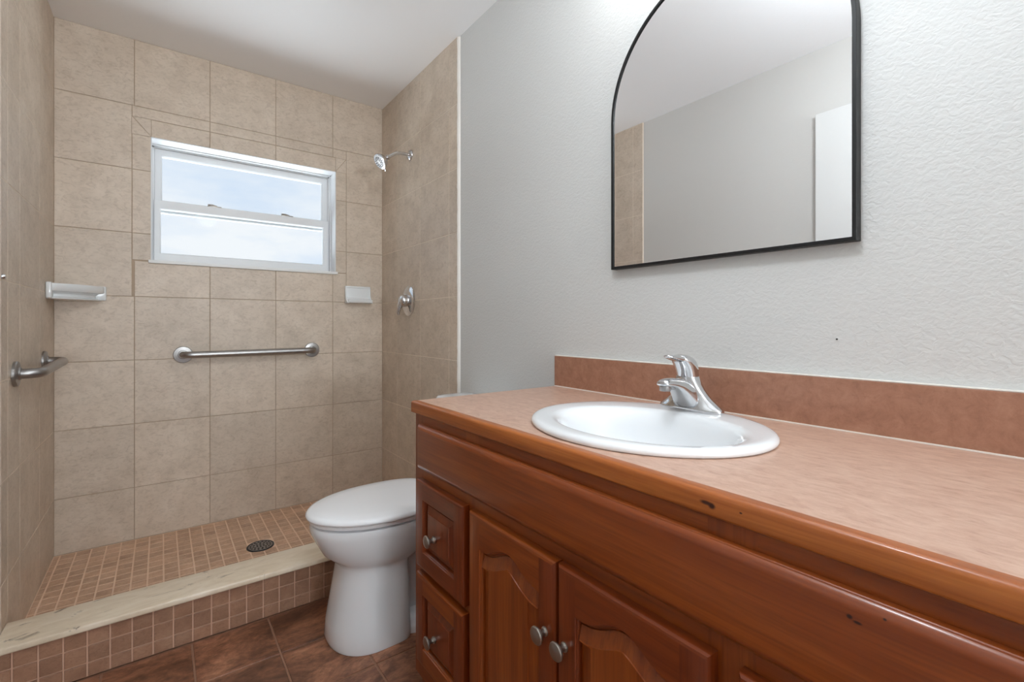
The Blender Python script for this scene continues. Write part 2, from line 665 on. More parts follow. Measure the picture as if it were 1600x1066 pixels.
# shower floor
bm = bmesh.new()
P5 = 0.0525
us = [L] + [L + 0.022 + P5 * k for k in range(0, 29)]
us = [u for u in us if u < W - 0.01] + [W]
vs = [2.05] + [D - 0.006 - P5 * k for k in range(16, -1, -1)]
vs = sorted(v for v in vs if v > 2.055)
vs = [2.05] + vs + [D]
rects = [r for r in grid_rects(us, vs)
         if math.hypot((r[0] + r[1]) / 2 - 0.37, (r[2] + r[3]) / 2 - 2.449) > 0.066]
tiles(bm, rects, lambda u, v, h: (u, v, ZS - 0.003 + h), 0.0055, 0.003, 0.001, 0)
box(bm, L, W, 2.05, D, -0.03, ZS - 0.0012, 1)
sf = struct('floor_shower', bm, [M['mosaic'], M['mosaic_grout']])

# ------------------------------------------------------------------ shower curb
t = thing('shower_curb', 'low shower curb faced with brown mosaic under a cream marble cap', 'curb', (0.37, 1.99, 0))
bm = bmesh.new()
box(bm, L + 0.001, W - 0.001, 1.932, 2.048, 0.001, 0.145, 1)
us = [L + 0.001] + [L + 0.040 + 0.0535 * k for k in range(0, 28)] + [W - 0.001]
us = [u for u in us if u <= W - 0.001]
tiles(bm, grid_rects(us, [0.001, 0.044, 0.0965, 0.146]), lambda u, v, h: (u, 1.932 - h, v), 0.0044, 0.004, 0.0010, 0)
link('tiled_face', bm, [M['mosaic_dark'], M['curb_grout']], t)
bm = bmesh.new()
box(bm, L + 0.001, W - 0.001, 1.916, 2.078, 0.1465, 0.1665, 0, 0.005, 3)
o = link('marble_cap', bm, M['marble'], t, 40)
o['label'] = 'cream marble cap with grey flecks'

# ------------------------------------------------------------------ window_1
bm = bmesh.new()
# frame lining the opening (reveal, head, jambs) set deep in the wall
fy = D + 0.120
for a, b, c, d in ((OP[0], OP[0] + 0.012, OP[2], OP[3]), (OP[1] - 0.012, OP[1], OP[2], OP[3]),
                   (OP[0], OP[1], OP[3] - 0.012, OP[3]), (OP[0], OP[1], OP[2], OP[2] + 0.01)):
    box(bm, a, b, fy - 0.004, fy + 0.055, c, d)
for a, b, c, d in ((OP[0] - 0.001, OP[0] + 0.003, OP[2], OP[3]), (OP[1] - 0.003, OP[1] + 0.001, OP[2], OP[3]),
                   (OP[0], OP[1], OP[3] - 0.003, OP[3] + 0.001)):
    box(bm, a, b, D + 0.0005, fy - 0.004, c, d)
# stepped stop profile at head and right jamb
box(bm, OP[0] + 0.003, OP[1] - 0.003, fy - 0.030, fy - 0.004, OP[3] - 0.008, OP[3] - 0.003)
box(bm, OP[1] - 0.008, OP[1] - 0.003, fy - 0.030, fy - 0.004, OP[2], OP[3] - 0.003)
w1 = struct('window_1', bm, M['vinyl'])


def sash(name, x0, x1, z0, z1, y, wl_, wr_, wt_, wb_, th=0.026):
    b_ = bmesh.new()
    # stiles and rails as one closed frame with a small glazing bevel
    outer = [(x0, z0), (x1, z0), (x1, z1), (x0, z1)]
    inn = [(x0 + wl_, z0 + wb_), (x1 - wr_, z0 + wb_), (x1 - wr_, z1 - wt_), (x0 + wl_, z1 - wt_)]
    inn2 = [(x0 + wl_ + 0.005, z0 + wb_ + 0.005), (x1 - wr_ - 0.005, z0 + wb_ + 0.005), (x1 - wr_ - 0.005, z1 - wt_ - 0.005), (x0 + wl_ + 0.005, z1 - wt_ - 0.005)]
    seq = [(outer, y + th), (outer, y + 0.002), ([(x + (0.002 if i in (0, 3) else -0.002), z + (0.002 if i < 2 else -0.002)) for i, (x, z) in enumerate(outer)], y),
           (inn, y), (inn2, y + 0.008), (inn2, y + th)]
    vr = [[b_.verts.new((x, yy, z)) for x, z in r] for r, yy in seq]
    for a, b in zip(vr, vr[1:] + vr[:1]):
        for i in range(4):
            j = (i + 1) % 4
            b_.faces.new((a[i], a[j], b[j], b[i]))
    return link(name, b_, M['vinyl'], w1), inn2


up, ri = sash('upper_sash', OP[0] + 0.012, OP[1] - 0.012, 1.652, OP[3] - 0.012, fy + 0.012, 0.027, 0.029, 0.032, 0.062)
bm = bmesh.new()
box(bm, ri[0][0], ri[1][0], fy + 0.024, fy + 0.028, ri[0][1], ri[2][1])
link('pane', bm, M['glass'], up)
lo, ri = sash('lower_sash', OP[0] + 0.010, OP[1] - 0.016, OP[2] + 0.010, 1.7095, fy - 0.020, 0.024, 0.024, 0.041, 0.040)
bm = bmesh.new()
box(bm, ri[0][0], ri[1][0], fy - 0.008, fy - 0.004, ri[0][1], ri[2][1])
link('pane', bm, M['glass'], lo)
for px in (0.232, 0.592):
    bm = bmesh.new()
    box(bm, px - 0.032, px + 0.032, fy - 0.016, fy + 0.008, 1.7095, 1.7155, 0, 0.002)
    tube(bm, [(px - 0.030, fy - 0.010, 1.7195), (px - 0.008, fy - 0.006, 1.7205), (px + 0.012, fy - 0.004, 1.7165)], [0.0045, 0.005, 0.004], 10)
    o = link('sash_lock', bm, M['nickel'], lo, 40)
    o['label'] = 'small grey metal sash lock'
bm = bmesh.new()
box(bm, OP[0] - 0.010, OP[1] + 0.010, D - 0.012, D + 0.0005, 1.3765, 1.3925, 0, 0.003)
box(bm, OP[0] + 0.0015, OP[1] - 0.0015, D - 0.002, fy - 0.002, 1.3885, 1.3925)
link('sill', bm, M['marble'] if False else M['white_paint'], w1)

# ------------------------------------------------------------------ grab bars


def grab_bar(label, a, b, out, stand=0.062, r=0.0165):
    """a, b: flange centres on the wall; out: wall normal."""
    a, b, out = Vector(a), Vector(b), Vector(out)
    t_ = thing('grab_bar', label, 'grab bar', (a + b) / 2, 'steel grab bars in the shower')
    m_ = bmesh.new()
    tube(m_, fillet([a + out * 0.004, a + out * stand, b + out * stand, b + out * 0.004], 0.040, 10), r, 24)
    link('bar', m_, M['steel'], t_, 50)
    for p in (a, b):
        m_ = bmesh.new()
        lathe(m_, p, out, [(0.0415, 0.0005), (0.0415, 0.007), (0.039, 0.010), (0.022, 0.0125), (0.0195, 0.0165), (0.0165, 0.017)], 40)
        link('flange', m_, M['steel'], t_, 35)
    return t_


grab_bar('long brushed steel grab bar on the back wall below the window', (0.089, D, 0.927), (0.701, D, 0.932), (0, -1, 0))
grab_bar('short brushed steel grab bar on the left shower wall', (L, 2.185, 0.918), (L, 2.655, 0.930), (1, 0, 0))

# ------------------------------------------------------------------ corner shelf
t = thing('corner_shelf', 'white ceramic corner shelf where the left and back shower walls meet', 'shelf', (L, D, 1.19))


def shelf_ring(s, z, rr):
    """Corner outline: walls at L and D; straight front from (L, D-a) to (L+b, D)."""
    a, b = 0.190 * s, 0.172 * s
    p = [(L + 0.0005, D - 0.0005), (L + 0.0005, D - a)]
    q0, q1 = Vector((L + rr, D - a)), Vector((L + b, D - rr))
    for k in range(13):
        u = k / 12
        v = q0.lerp(q1, u)
        n_ = Vector((1, -1)).normalized() * 0.022 * s * math.sin(PI * u)
        p.append((v.x + n_.x, v.y + n_.y))
    p.append((L + b, D - 0.0005))
    return [(x, y, z) for x, y in p]


bm = bmesh.new()
loft(bm, [shelf_ring(q_, z_, 0.022) for q_, z_ in ((0.90, 1.186), (0.935, 1.187), (0.94, 1.191), (0.90, 1.193), (0.83, 1.198), (0.82, 1.208), (0.88, 1.216), (0.975, 1.219),
                                                     (1.0, 1.225), (1.0, 1.246), (0.985, 1.251), (0.94, 1.251), (0.90, 1.238))])
link('tray', bm, M['ceramic'], t, 40)
bm = bmesh.new()
box(bm, L + 0.0005, L + 0.020, D - 0.196, D - 0.003, 1.188, 1.256, 0, 0.006, 3)
link('wall_flange', bm, M['ceramic'], t, 40)
bm = bmesh.new()
box(bm, L + 0.004, L + 0.178, D - 0.018, D - 0.0005, 1.188, 1.254, 0, 0.006, 3)
link('wall_flange', bm, M['ceramic'], t, 40)

# ------------------------------------------------------------------ soap dish
t = thing('soap_dish', 'white ceramic soap dish on the back wall right of the window', 'soap dish', (0.965, D, 1.20))
sx0, sx1, sz0, sz1 = 0.889, 1.044, 1.206, 1.312
bm = bmesh.new()
box(bm, sx0, sx1, D - 0.012, D - 0.0005, sz0, sz1, 0, 0.005, 3)
link('back_plate', bm, M['ceramic'], t, 40)
bm = bmesh.new()


def dish_profile(z):
    u = (sz1 - z) / (sz1 - sz0)
    return 0.014 + 0.010 * u + 0.040 * max(0.0, (u - 0.45) / 0.55) ** 2.2


for xa, xb in ((sx0, sx0 + 0.010), (sx1 - 0.010, sx1)):
    rings = []
    for k in range(15):
        z = sz1 - 0.003 - (sz1 - sz0 - 0.004) * k / 14
        d_ = dish_profile(z)
        rings.append([(xa, D - 0.010, z), (xb, D - 0.010, z), (xb, D - d_ + 0.003, z), (xb - 0.003, D - d_, z), (xa + 0.003, D - d_, z), (xa, D - d_ + 0.003, z)])
    loft(bm, rings)
# top bar and scooped tray floor with front lip
box(bm, sx0 + 0.002, sx1 - 0.002, D - 0.016, D - 0.008, sz1 - 0.012, sz1 - 0.001, 0, 0.003, 2)
prof = [(0.010, 0.040), (0.020, 0.026), (0.038, 0.0175), (0.052, 0.018), (0.060, 0.023), (0.0645, 0.022), (0.0655, 0.014), (0.060, 0.004), (0.045, 0.0005), (0.010, 0.0005)]
loft(bm, [[(x, D - d_, sz0 + h) for d_, h in prof] for x in (sx0 + 0.006, sx1 - 0.006)])
link('tray', bm, M['ceramic'], t, 45)

# ------------------------------------------------------------------ shower head
t = thing('wall_shower', 'chrome shower spray on a bent arm high on the right shower wall', 'shower', (W, 2.467, 2.03))
bm = bmesh.new()
lathe(bm, (W, 2.467, 2.030), (-1, 0, 0), [(0.031, 0.0005), (0.031, 0.003), (0.026, 0.009), (0.014, 0.014), (0.011, 0.015)], 32)
link('flange', bm, M['chrome'], t, 40)
bm = bmesh.new()
arm = fillet([(W - 0.004, 2.467, 2.030), (W - 0.075, 2.467, 2.032), (W - 0.130, 2.467, 1.992)], 0.035, 10)
tube(bm, arm, 0.0095, 16)
link('arm', bm, M['chrome'], t, 50)
dirv = Vector((-0.80, -0.12, -0.60)).normalized()
hp = Vector((W - 0.128, 2.467, 1.994))
bm = bmesh.new()
lathe(bm, hp, dirv, [(0.010, 0), (0.014, 0.004), (0.0145, 0.012), (0.010, 0.016), (0.012, 0.020), (0.020, 0.026), (0.032, 0.040), (0.041, 0.056), (0.0425, 0.064), (0.041, 0.067), (0.036, 0.068)], 36)
hd = link('spray_head', bm, M['chrome'], t, 40)
bm = bmesh.new()
u, v = frame_of(dirv)
lathe(bm, hp + dirv * 0.0675, dirv, [(0.036, 0), (0.035, 0.002), (0.012, 0.0035), (0.011, 0.006), (0.002, 0.0065)], 36)
for ring, cnt in ((0.026, 14), (0.018, 9)):
    for k in range(cnt):
        a = 2 * PI * k / cnt
        lathe(bm, hp + dirv * 0.0695 + (u * math.cos(a) + v * math.sin(a)) * ring, dirv, [(0.0032, 0), (0.0026, 0.003)], 8, 1)
link('spray_face', bm, [M['plastic'], M['drain_metal']], hd, 40)
bm = bmesh.new()
q = hp + dirv * 0.060 - v * 0.040
tube(bm, [q, q - v * 0.010 + dirv * 0.003, q - v * 0.016 + dirv * 0.006], [0.005, 0.0045, 0.0035], 12)
link('spray_lever', bm, M['chrome'], hd, 40)

# ------------------------------------------------------------------ shower valve
vc = Vector((W, 2.487, 1.212))
t = thing('shower_valve', 'round chrome shower valve with a lever on the right shower wall', 'shower valve', vc)
bm = bmesh.new()
lathe(bm, vc, (-1, 0, 0), [(0.085, 0.0005), (0.085, 0.003), (0.078, 0.008), (0.060, 0.012), (0.040, 0.015), (0.034, 0.016)], 48)
link('escutcheon', bm, M['chrome'], t, 30)
bm = bmesh.new()
lathe(bm, vc + Vector((-0.015, 0, 0)), (-1, 0, 0), [(0.034, 0), (0.034, 0.022), (0.031, 0.032), (0.026, 0.038), (0.012, 0.041), (0.001, 0.042)], 36)
# lever: from the hub outward then down
pts, rads = [], []
for k in range(13):
    s = k / 12
    pts.append(vc + Vector((-0.040 - 0.016 * math.sin(s * PI * 0.6), 0.003 + 0.014 * s, -0.004 - 0.074 * s)))
    rads.append(0.018 - 0.0105 * s)
tube(bm, pts, rads, 18)
link('handle', bm, M['chrome'], t, 40)

# ------------------------------------------------------------------ drain
dc = (0.37, 2.449, ZS - 0.001)
t = thing('shower_drain', 'round dark metal drain grate in the shower floor', 'drain', dc)
bm = bmesh.new()
lathe(bm, dc, (0, 0, 1), [(0.057, 0.0), (0.057, 0.004), (0.055, 0.0055), (0.050, 0.0045), (0.049, 0.0030)], 48)
link('rim', bm, M['drain_metal'], t, 40)
bm = bmesh.new()
lathe(bm, (dc[0], dc[1], dc[2] + 0.001), (0, 0, 1), [(0.049, 0), (0.049, 0.0032), (0.047, 0.0038)], 48)
for r_, cnt in ((0.0, 1), (0.015, 6), (0.029, 11), (0.041, 16)):
    for k in range(cnt):
        a = 2 * PI * k / cnt + r_ * 30
        lathe(bm, (dc[0] + r_ * math.cos(a), dc[1] + r_ * math.sin(a), dc[2] + 0.0046), (0, 0, 1), [(0.0048, 0), (0.0044, 0.0004)], 10, 1)
link('grate', bm, [M['steel'], M['black']], t, 40)

# ------------------------------------------------------------------ wall anchor (left shower wall, cut by the frame edge)
bm = bmesh.new()
lathe(bm, (L, 2.034, 1.222), (1, 0, 0), [(0.008, 0.0005), (0.008, 0.006), (0.006, 0.009), (0.001, 0.010)], 20)
tag(link('wall_anchor', bm, M['chrome'], None, 40, (L, 2.034, 1.222)), 'tiny bright screw head in the left shower wall tiles', 'screw')
bm = bmesh.new()
lathe(bm, (PR, 0.384, 1.048), (-1, 0, 0), [(0.0016, 0.0003), (0.0016, 0.003), (0.0008, 0.004)], 10)
tag(link('nail', bm, M['black_metal'], None, 40, (PR, 0.384, 1.048)), 'tiny dark nail in the grey wall below the mirror', 'nail')

# ------------------------------------------------------------------ toilet
TC = 1.655
t = thing('toilet', 'white elongated toilet with closed lid between vanity and shower curb', 'toilet', (0.75, TC, 0))


def egg(xf, xb, xm, hw, z, n=56, pf=2.0, pb=2.6):
    """Closed outline: round front at xf, squarer back at xb, widest (half width hw) at xm."""
    out = []
    for k in range(n):
        a = 2 * PI * k / n
        c_, s_ = math.cos(a), math.sin(a)
        p = pf if c_ >= 0 else pb
        q = (abs(c_) ** p + abs(s_) ** p) ** (-1 / p)
        cx, sy = c_ * q, s_ * q
        out.append((xm - cx * ((xm - xf) if c_ >= 0 else (xb - xm)), TC + sy * hw, z))
    return out


bm = bmesh.new()
R_ = []
# pedestal: straight-sided shroud
R_.append(egg(0.452, 0.702, 0.585, 0.150, 0.001, pf=2.2, pb=7))
R_.append(egg(0.449, 0.704, 0.585, 0.152, 0.012, pf=2.2, pb=7))
R_.append(egg(0.454, 0.703, 0.590, 0.149, 0.06, pf=2.2, pb=7))
R_.append(egg(0.468, 0.702, 0.60, 0.142, 0.14, pf=2.2, pb=7))
R_.append(egg(0.480, 0.701, 0.61, 0.136, 0.21, pf=2.2, pb=7))
R_.append(egg(0.486, 0.702, 0.615, 0.133, 0.255, pf=2.2, pb=6))
R_.append(egg(0.485, 0.704, 0.615, 0.1335, 0.266, pf=2.2, pb=6))
R_.append(egg(0.478, 0.716, 0.62, 0.137, 0.2725, pf=2.1, pb=5))
R_.append(egg(0.462, 0.750, 0.625, 0.144, 0.281, pb=3.5))
R_.append(egg(0.438, 0.800, 0.63, 0.155, 0.303, pb=3.2))
R_.append(egg(0.416, 0.850, 0.64, 0.165, 0.346, pb=3))
R_.append(egg(0.401, 0.885, 0.645, 0.171, 0.378, pb=3))
R_.append(egg(0.397, 0.900, 0.65, 0.173, 0.398, pb=3))
R_.append(egg(0.400, 0.900, 0.65, 0.171, 0.407, pb=3))
R_.append(egg(0.412, 0.890, 0.65, 0.160, 0.4095, pb=3))
R_.append(egg(0.450, 0.850, 0.65, 0.125, 0.4085, pb=2.5))
R_.append(egg(0.470, 0.830, 0.65, 0.110, 0.36, pb=2.5))
R_.append(egg(0.560, 0.780, 0.66, 0.060, 0.30, pb=2.3))
loft(bm, R_)
# trapway body, deck under the tank and rear foot
tw = []
for x, hw, z0, z1 in ((0.66, 0.085, 0.002, 0.30), (0.72, 0.080, 0.002, 0.33), (0.80, 0.078, 0.002, 0.36), (0.90, 0.085, 0.002, 0.395), (1.02, 0.10, 0.002, 0.403), (1.10, 0.10, 0.002, 0.403)):
    ring = []
    for k in range(24):
        a = 2 * PI * k / 24
        c_, s_ = math.cos(a), math.sin(a)
        q = (abs(c_) ** 3.5 + abs(s_) ** 3.5) ** (-1 / 3.5)
        ring.append((x, TC + c_ * q * hw, (z0 + z1) / 2 + s_ * q * (z1 - z0) / 2))
    tw.append(ring)
loft(bm, tw)
loft(bm, [egg(0.60, 1.00, 0.80, 0.148, 0.001, pb=3), egg(0.60, 1.00, 0.80, 0.146, 0.030, pb=3), egg(0.62, 0.98, 0.80, 0.110, 0.060, pb=3)])
loft(bm, [egg(0.80, 1.118, 0.95, 0.170, 0.372, pf=3, pb=5), egg(0.78, 1.12, 0.95, 0.180, 0.385, pf=3, pb=5), egg(0.78, 1.12, 0.95, 0.180, 0.405, pf=3, pb=5), egg(0.79, 1.11, 0.95, 0.172, 0.410, pf=3, pb=5)])
link('bowl', bm, M['porcelain'], t, 50)
bm = bmesh.new()
loft(bm, [egg(0.404, 0.866, 0.65, 0.168, 0.4135, pb=3.2), egg(0.396, 0.868, 0.65, 0.175, 0.4165, pb=3.2), egg(0.396, 0.868, 0.65, 0.175, 0.4255, pb=3.2), egg(0.400, 0.866, 0.65, 0.171, 0.4285, pb=3.2)])
for yy in (-0.10, 0.10):
    box(bm, 0.52, 0.55, TC + yy - 0.012, TC + yy + 0.012, 0.4085, 0.4150)
link('seat', bm, M['plastic'], t, 50)
bm = bmesh.new()
loft(bm, [egg(0.393, 0.870, 0.65, 0.178, 0.4292, pb=3.2), egg(0.387, 0.872, 0.65, 0.183, 0.4310, pb=3.2), egg(0.385, 0.873, 0.65, 0.1845, 0.438, pb=3.2),
          egg(0.391, 0.870, 0.65, 0.180, 0.4465, pb=3.2), egg(0.403, 0.862, 0.65, 0.170, 0.4500, pb=3), egg(0.45, 0.83, 0.65, 0.130, 0.4535, pb=2.8), egg(0.55, 0.75, 0.65, 0.06, 0.4550, pb=2.2)])
link('lid', bm, M['plastic'], t, 60)
for yy in (-0.075, 0.075):
    bm = bmesh.new()
    tube(bm, [(0.882, TC + yy - 0.028, 0.432), (0.882, TC + yy + 0.028, 0.432)], 0.013, 18)
    box(bm, 0.870, 0.900, TC + yy - 0.02, TC + yy + 0.02, 0.4098, 0.428, 0, 0.003)
    link('hinge', bm, M['plastic'], t, 40)


def rrect(x0, x1, y0, y1, z, r, n=6):
    out = []
    for cx, cy, a0 in ((x0 + r, y0 + r, PI), (x1 - r, y0 + r, 1.5 * PI), (x1 - r, y1 - r, 0), (x0 + r, y1 - r, 0.5 * PI)):
        for k in range(n + 1):
            a = a0 + 0.5 * PI * k / n
            out.append((cx + r * math.cos(a), cy + r * math.sin(a), z))
    return out


bm = bmesh.new()
loft(bm, [rrect(0.985, 1.118, TC - 0.165, TC + 0.165, 0.412, 0.03), rrect(0.975, 1.121, TC - 0.178, TC + 0.178, 0.425, 0.035),
          rrect(0.960, 1.122, TC - 0.188, TC + 0.188, 0.735, 0.04)])
tk = link('tank', bm, M['porcelain'], t, 50)
bm = bmesh.new()
loft(bm, [rrect(0.955, 1.125, TC - 0.192, TC + 0.192, 0.736, 0.04), rrect(0.948, 1.127, TC - 0.198, TC + 0.198, 0.742, 0.045), rrect(0.948, 1.127, TC - 0.198, TC + 0.198, 0.762, 0.045),
          rrect(0.954, 1.124, TC - 0.192, TC + 0.192, 0.7705, 0.042), rrect(0.975, 1.11, TC - 0.17, TC + 0.17, 0.773, 0.03)])
link('tank_lid', bm, M['porcelain'], t, 50)
bm = bmesh.new()
lathe(bm, (0.9625, TC + 0.13, 0.69), (-1, 0, 0), [(0.012, 0), (0.012, 0.006), (0.008, 0.009), (0.007, 0.016)], 20)
tube(bm, [(0.950, TC + 0.13, 0.69), (0.948, TC + 0.09, 0.684), (0.949, TC + 0.06, 0.680)], [0.007, 0.006, 0.007], 12)
link('flush_lever', bm, M['chrome'], tk, 40)
for yy in (-0.118, 0.118):
    bm = bmesh.new()
    lathe(bm, (0.80, TC + yy, 0.044), (0, 0, 1), [(0.014, 0), (0.013, 0.012), (0.008, 0.019), (0.001, 0.021)], 18)
    link('bolt_cap', bm, M['plastic'], t, 40)

# ------------------------------------------------------------------ vanity cabinet
VY0, VY1 = 0.005, 1.235
FX = 0.580                                # face frame plane
DX = 0.561                                # door / drawer face plane
t = thing('vanity_cabinet', 'cherry wood vanity cabinet with panelled doors and drawers along the right wall', 'cabinet', (0.85, 0.62, 0))
bm = bmesh.new()
box(bm, FX + 0.02, PR - 0.012, VY1 - 0.018, VY1, 0.001, 0.8285, 1)
box(bm, FX + 0.02, PR - 0.012, VY0, VY0 + 0.018, 0.001, 0.8285, 1)
box(bm, FX + 0.02, PR - 0.012, VY0 + 0.018, VY1 - 0.018, 0.10, 0.118, 0)
box(bm, PR - 0.012, PR - 0.002, VY0, VY1, 0.001, 0.8285, 1)
box(bm, FX + 0.075, FX + 0.09, VY0 + 0.018, VY1 - 0.018, 0.001, 0.10, 0)
link('carcass', bm, [M['wood_dark_y'], M['wood_dark_z']], t)
bm = bmesh.new()
for a, b in ((VY0, 0.045), (0.28, 0.345), (0.905, 0.96), (1.185, VY1)):
    box(bm, FX, FX + 0.02, a, b, 0.10, 0.8285, 1)
for a, b in ((0.10, 0.17), (0.645, 0.70), (0.80, 0.8285)):
    for c, d in ((0.045, 0.28), (0.345, 0.905), (0.96, 1.185)):
        box(bm, FX, FX + 0.02, c, d, a, b, 0)
for c, d in ((0.045, 0.28), (0.96, 1.185)):
    box(bm, FX, FX + 0.02, c, d, 0.385, 0.44, 0)
# dark inside behind the gaps
link('face_frame', bm, [M['wood_y'], M['wood_z']], t)


def edge_sweep(b_, y0, y1, z0, z1, prof, mi):
    """Rounded slab edge. prof: (inset from the outline, x)."""
    vr = []
    for ins, x in prof:
        vr.append([b_.verts.new((x, y, z)) for y, z in ((y0 + ins, z0 + ins), (y1 - ins, z0 + ins), (y1 - ins, z1 - ins), (y0 + ins, z1 - ins))])
    for a, b in zip(vr[:-1], vr[1:]):
        for i in range(4):
            j = (i + 1) % 4
            b_.faces.new((a[i], a[j], b[j], b[i])).material_index = mi[i]
    return vr


EDGE = [(0.000, FX - 0.0006), (0.000, DX + 0.007), (0.0015, DX + 0.0035), (0.0025, DX + 0.0028), (0.0045, DX + 0.0010), (0.0085, DX)]


def panel_front(name, y0, y1, z0, z1, stile, rail, arch=0.0, ridge=0.020, mats=None):
    """Frame-and-raised-panel front; mats: wood across (0) and upright (1)."""
    b_ = bmesh.new()
    edge_sweep(b_, y0, y1, z0, z1, EDGE, [0, 1, 0, 3])
    i_ = EDGE[-1][0]
    Y0, Y1, Z0, Z1 = y0 + i_, y1 - i_, z0 + i_, z1 - i_
    o0, o1, b0, s0 = y0 + stile, y1 - stile, z0 + rail, z1 - rail - arch
    yc, hw = (o0 + o1) / 2, (o1 - o0) / 2

    def top(y):
        u = abs(y - yc) / hw
        if arch == 0:
            return s0
        return s0 + arch * (0.5 * (1 + math.cos(PI * min(u, 1.0)))) ** 1.35

    nt_ = 32 if arch else 2
    loop = [(o0, b0), (o1, b0)] + [(o1 - (o1 - o0) * k / nt_, top(o1 - (o1 - o0) * k / nt_)) for k in range(nt_ + 1)]

    def F(pts, mi):
        b_.faces.new([b_.verts.new((DX, y, z)) for y, z in pts]).material_index = mi

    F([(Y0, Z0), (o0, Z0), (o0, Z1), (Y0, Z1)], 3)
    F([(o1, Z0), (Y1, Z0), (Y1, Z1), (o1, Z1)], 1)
    F([(o0, Z0), (o1, Z0), (o1, b0), (o0, b0)], 0)
    tp = loop[2:]
    for (ya, za), (yb, zb) in zip(tp[:-1], tp[1:]):
        F([(yb, zb), (ya, za), (ya, Z1), (yb, Z1)], 0)

    def offs(lp, d):
        n_ = len(lp)
        out = []
        for k in range(n_):
            p, q, r = Vector(lp[k - 1]), Vector(lp[k]), Vector(lp[(k + 1) % n_])
            e1 = (q - p).normalized() if (q - p).length > 1e-9 else (r - q).normalized()
            e2 = (r - q).normalized() if (r - q).length > 1e-9 else e1
            n1, n2 = Vector((-e1.y, e1.x)), Vector((-e2.y, e2.x))
            m_ = (n1 + n2)
            m_ = m_.normalized() / max(0.5, m_.normalized().dot(n1))
            out.append(tuple(q + m_ * d))
        return out

    seq = [(0, DX), (0.0012, DX + 0.0026), (0.0028, DX + 0.0030), (0.0048, DX + 0.0060), (0.0058, DX + 0.0125), (0.0100, DX + 0.0130), (0.0108, DX + 0.0100),
           (0.0108 + ridge * 0.5, DX + 0.0064), (0.0108 + ridge, DX + 0.0036), (0.0114 + ridge, DX + 0.0018)]
    rings = [[b_.verts.new((x, y, z)) for y, z in offs(loop, d)] for d, x in seq]
    n_ = len(loop)
    for ri_, (a, b) in enumerate(zip(rings[:-1], rings[1:])):
        for i in range(n_):
            j = (i + 1) % n_
            f = b_.faces.new((a[i], a[j], b[j], b[i]))
            f.material_index = (0 if i in (0,) or (1 < i < n_ - 1) else 1) if ri_ < 4 else 2
    b_.faces.new(rings[-1]).material_index = 2
    # back
    b_.faces.new([b_.verts.new((FX - 0.0006, y, z)) for y, z in ((y0, z0), (y1, z0), (y1, z1), (y0, z1))]).material_index = 1
    bmesh.ops.remove_doubles(b_, verts=b_.verts, dist=1e-5)
    return link(name, b_, mats, t, 25)


def knob(parent, y, z):
    b_ = bmesh.new()
    lathe(b_, (DX + 0.002, y, z), (-1, 0, 0), [(0.0085, 0), (0.0085, 0.004), (0.0062, 0.0065), (0.0055, 0.012), (0.0075, 0.016), (0.0145, 0.0195), (0.0160, 0.0215), (0.0160, 0.0235), (0.0145, 0.0255), (0.007, 0.0275), (0.0008, 0.028)], 28)
    return link('knob', b_, M['nickel'], parent, 35)


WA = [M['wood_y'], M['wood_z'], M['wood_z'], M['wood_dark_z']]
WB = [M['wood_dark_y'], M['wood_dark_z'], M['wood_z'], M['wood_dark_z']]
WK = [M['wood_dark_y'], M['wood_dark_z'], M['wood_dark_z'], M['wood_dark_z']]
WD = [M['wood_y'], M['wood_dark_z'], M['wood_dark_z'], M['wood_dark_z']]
# long false front under the counter
bm = bmesh.new()
FE = [(0.0, FX - 0.0006), (0.0, DX + 0.0095), (0.0008, DX + 0.0082), (0.0020, DX + 0.0078), (0.0030, DX + 0.0060), (0.0060, DX + 0.0036), (0.0095, DX + 0.0016), (0.0130, DX + 0.0004), (0.0150, DX)]
vr = edge_sweep(bm, 0.046, 1.196, 0.684, 0.804, FE, [0, 0, 0, 0])
bm.faces.new(vr[-1])
bm.faces.new(vr[0][::-1])
link('false_front', bm, M['wood_front'], t, 25)
for (y0, y1) in ((0.945, 1.196), (0.046, 0.296)):
    for (z0, z1) in ((0.420, 0.656), (0.160, 0.402)):
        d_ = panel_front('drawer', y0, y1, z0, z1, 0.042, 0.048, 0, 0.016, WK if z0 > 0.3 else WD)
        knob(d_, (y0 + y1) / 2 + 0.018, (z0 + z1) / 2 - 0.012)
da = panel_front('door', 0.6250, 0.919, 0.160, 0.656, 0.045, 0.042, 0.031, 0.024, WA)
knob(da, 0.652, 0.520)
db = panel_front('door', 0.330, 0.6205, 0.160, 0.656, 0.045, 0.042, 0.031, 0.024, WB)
knob(db, 0.600, 0.520)

# ------------------------------------------------------------------ countertop
CZ = 0.861
SCX, SCY, SA, SB = 0.825, 0.639, 0.2225, 0.260      # sink centre, half depth (x), half width (y)
t = thing('countertop', 'tan laminate countertop with wooden front edge and backsplash on the vanity', 'countertop', (0.85, 0.62, 0.83))
bm = bmesh.new()
N = 96
CX0, CX1, CY0, CY1 = 0.591, 1.1335, -0.004, 1.247


def ell(k, a, b, z, cx=SCX, cy=SCY):
    th = 2 * PI * k / N
    return (cx + a * math.cos(th), cy + b * math.sin(th), z)


angs = sorted(math.atan2(y - SCY, x - SCX) % (2 * PI) for x in (CX0, CX1) for y in (CY0, CY1))


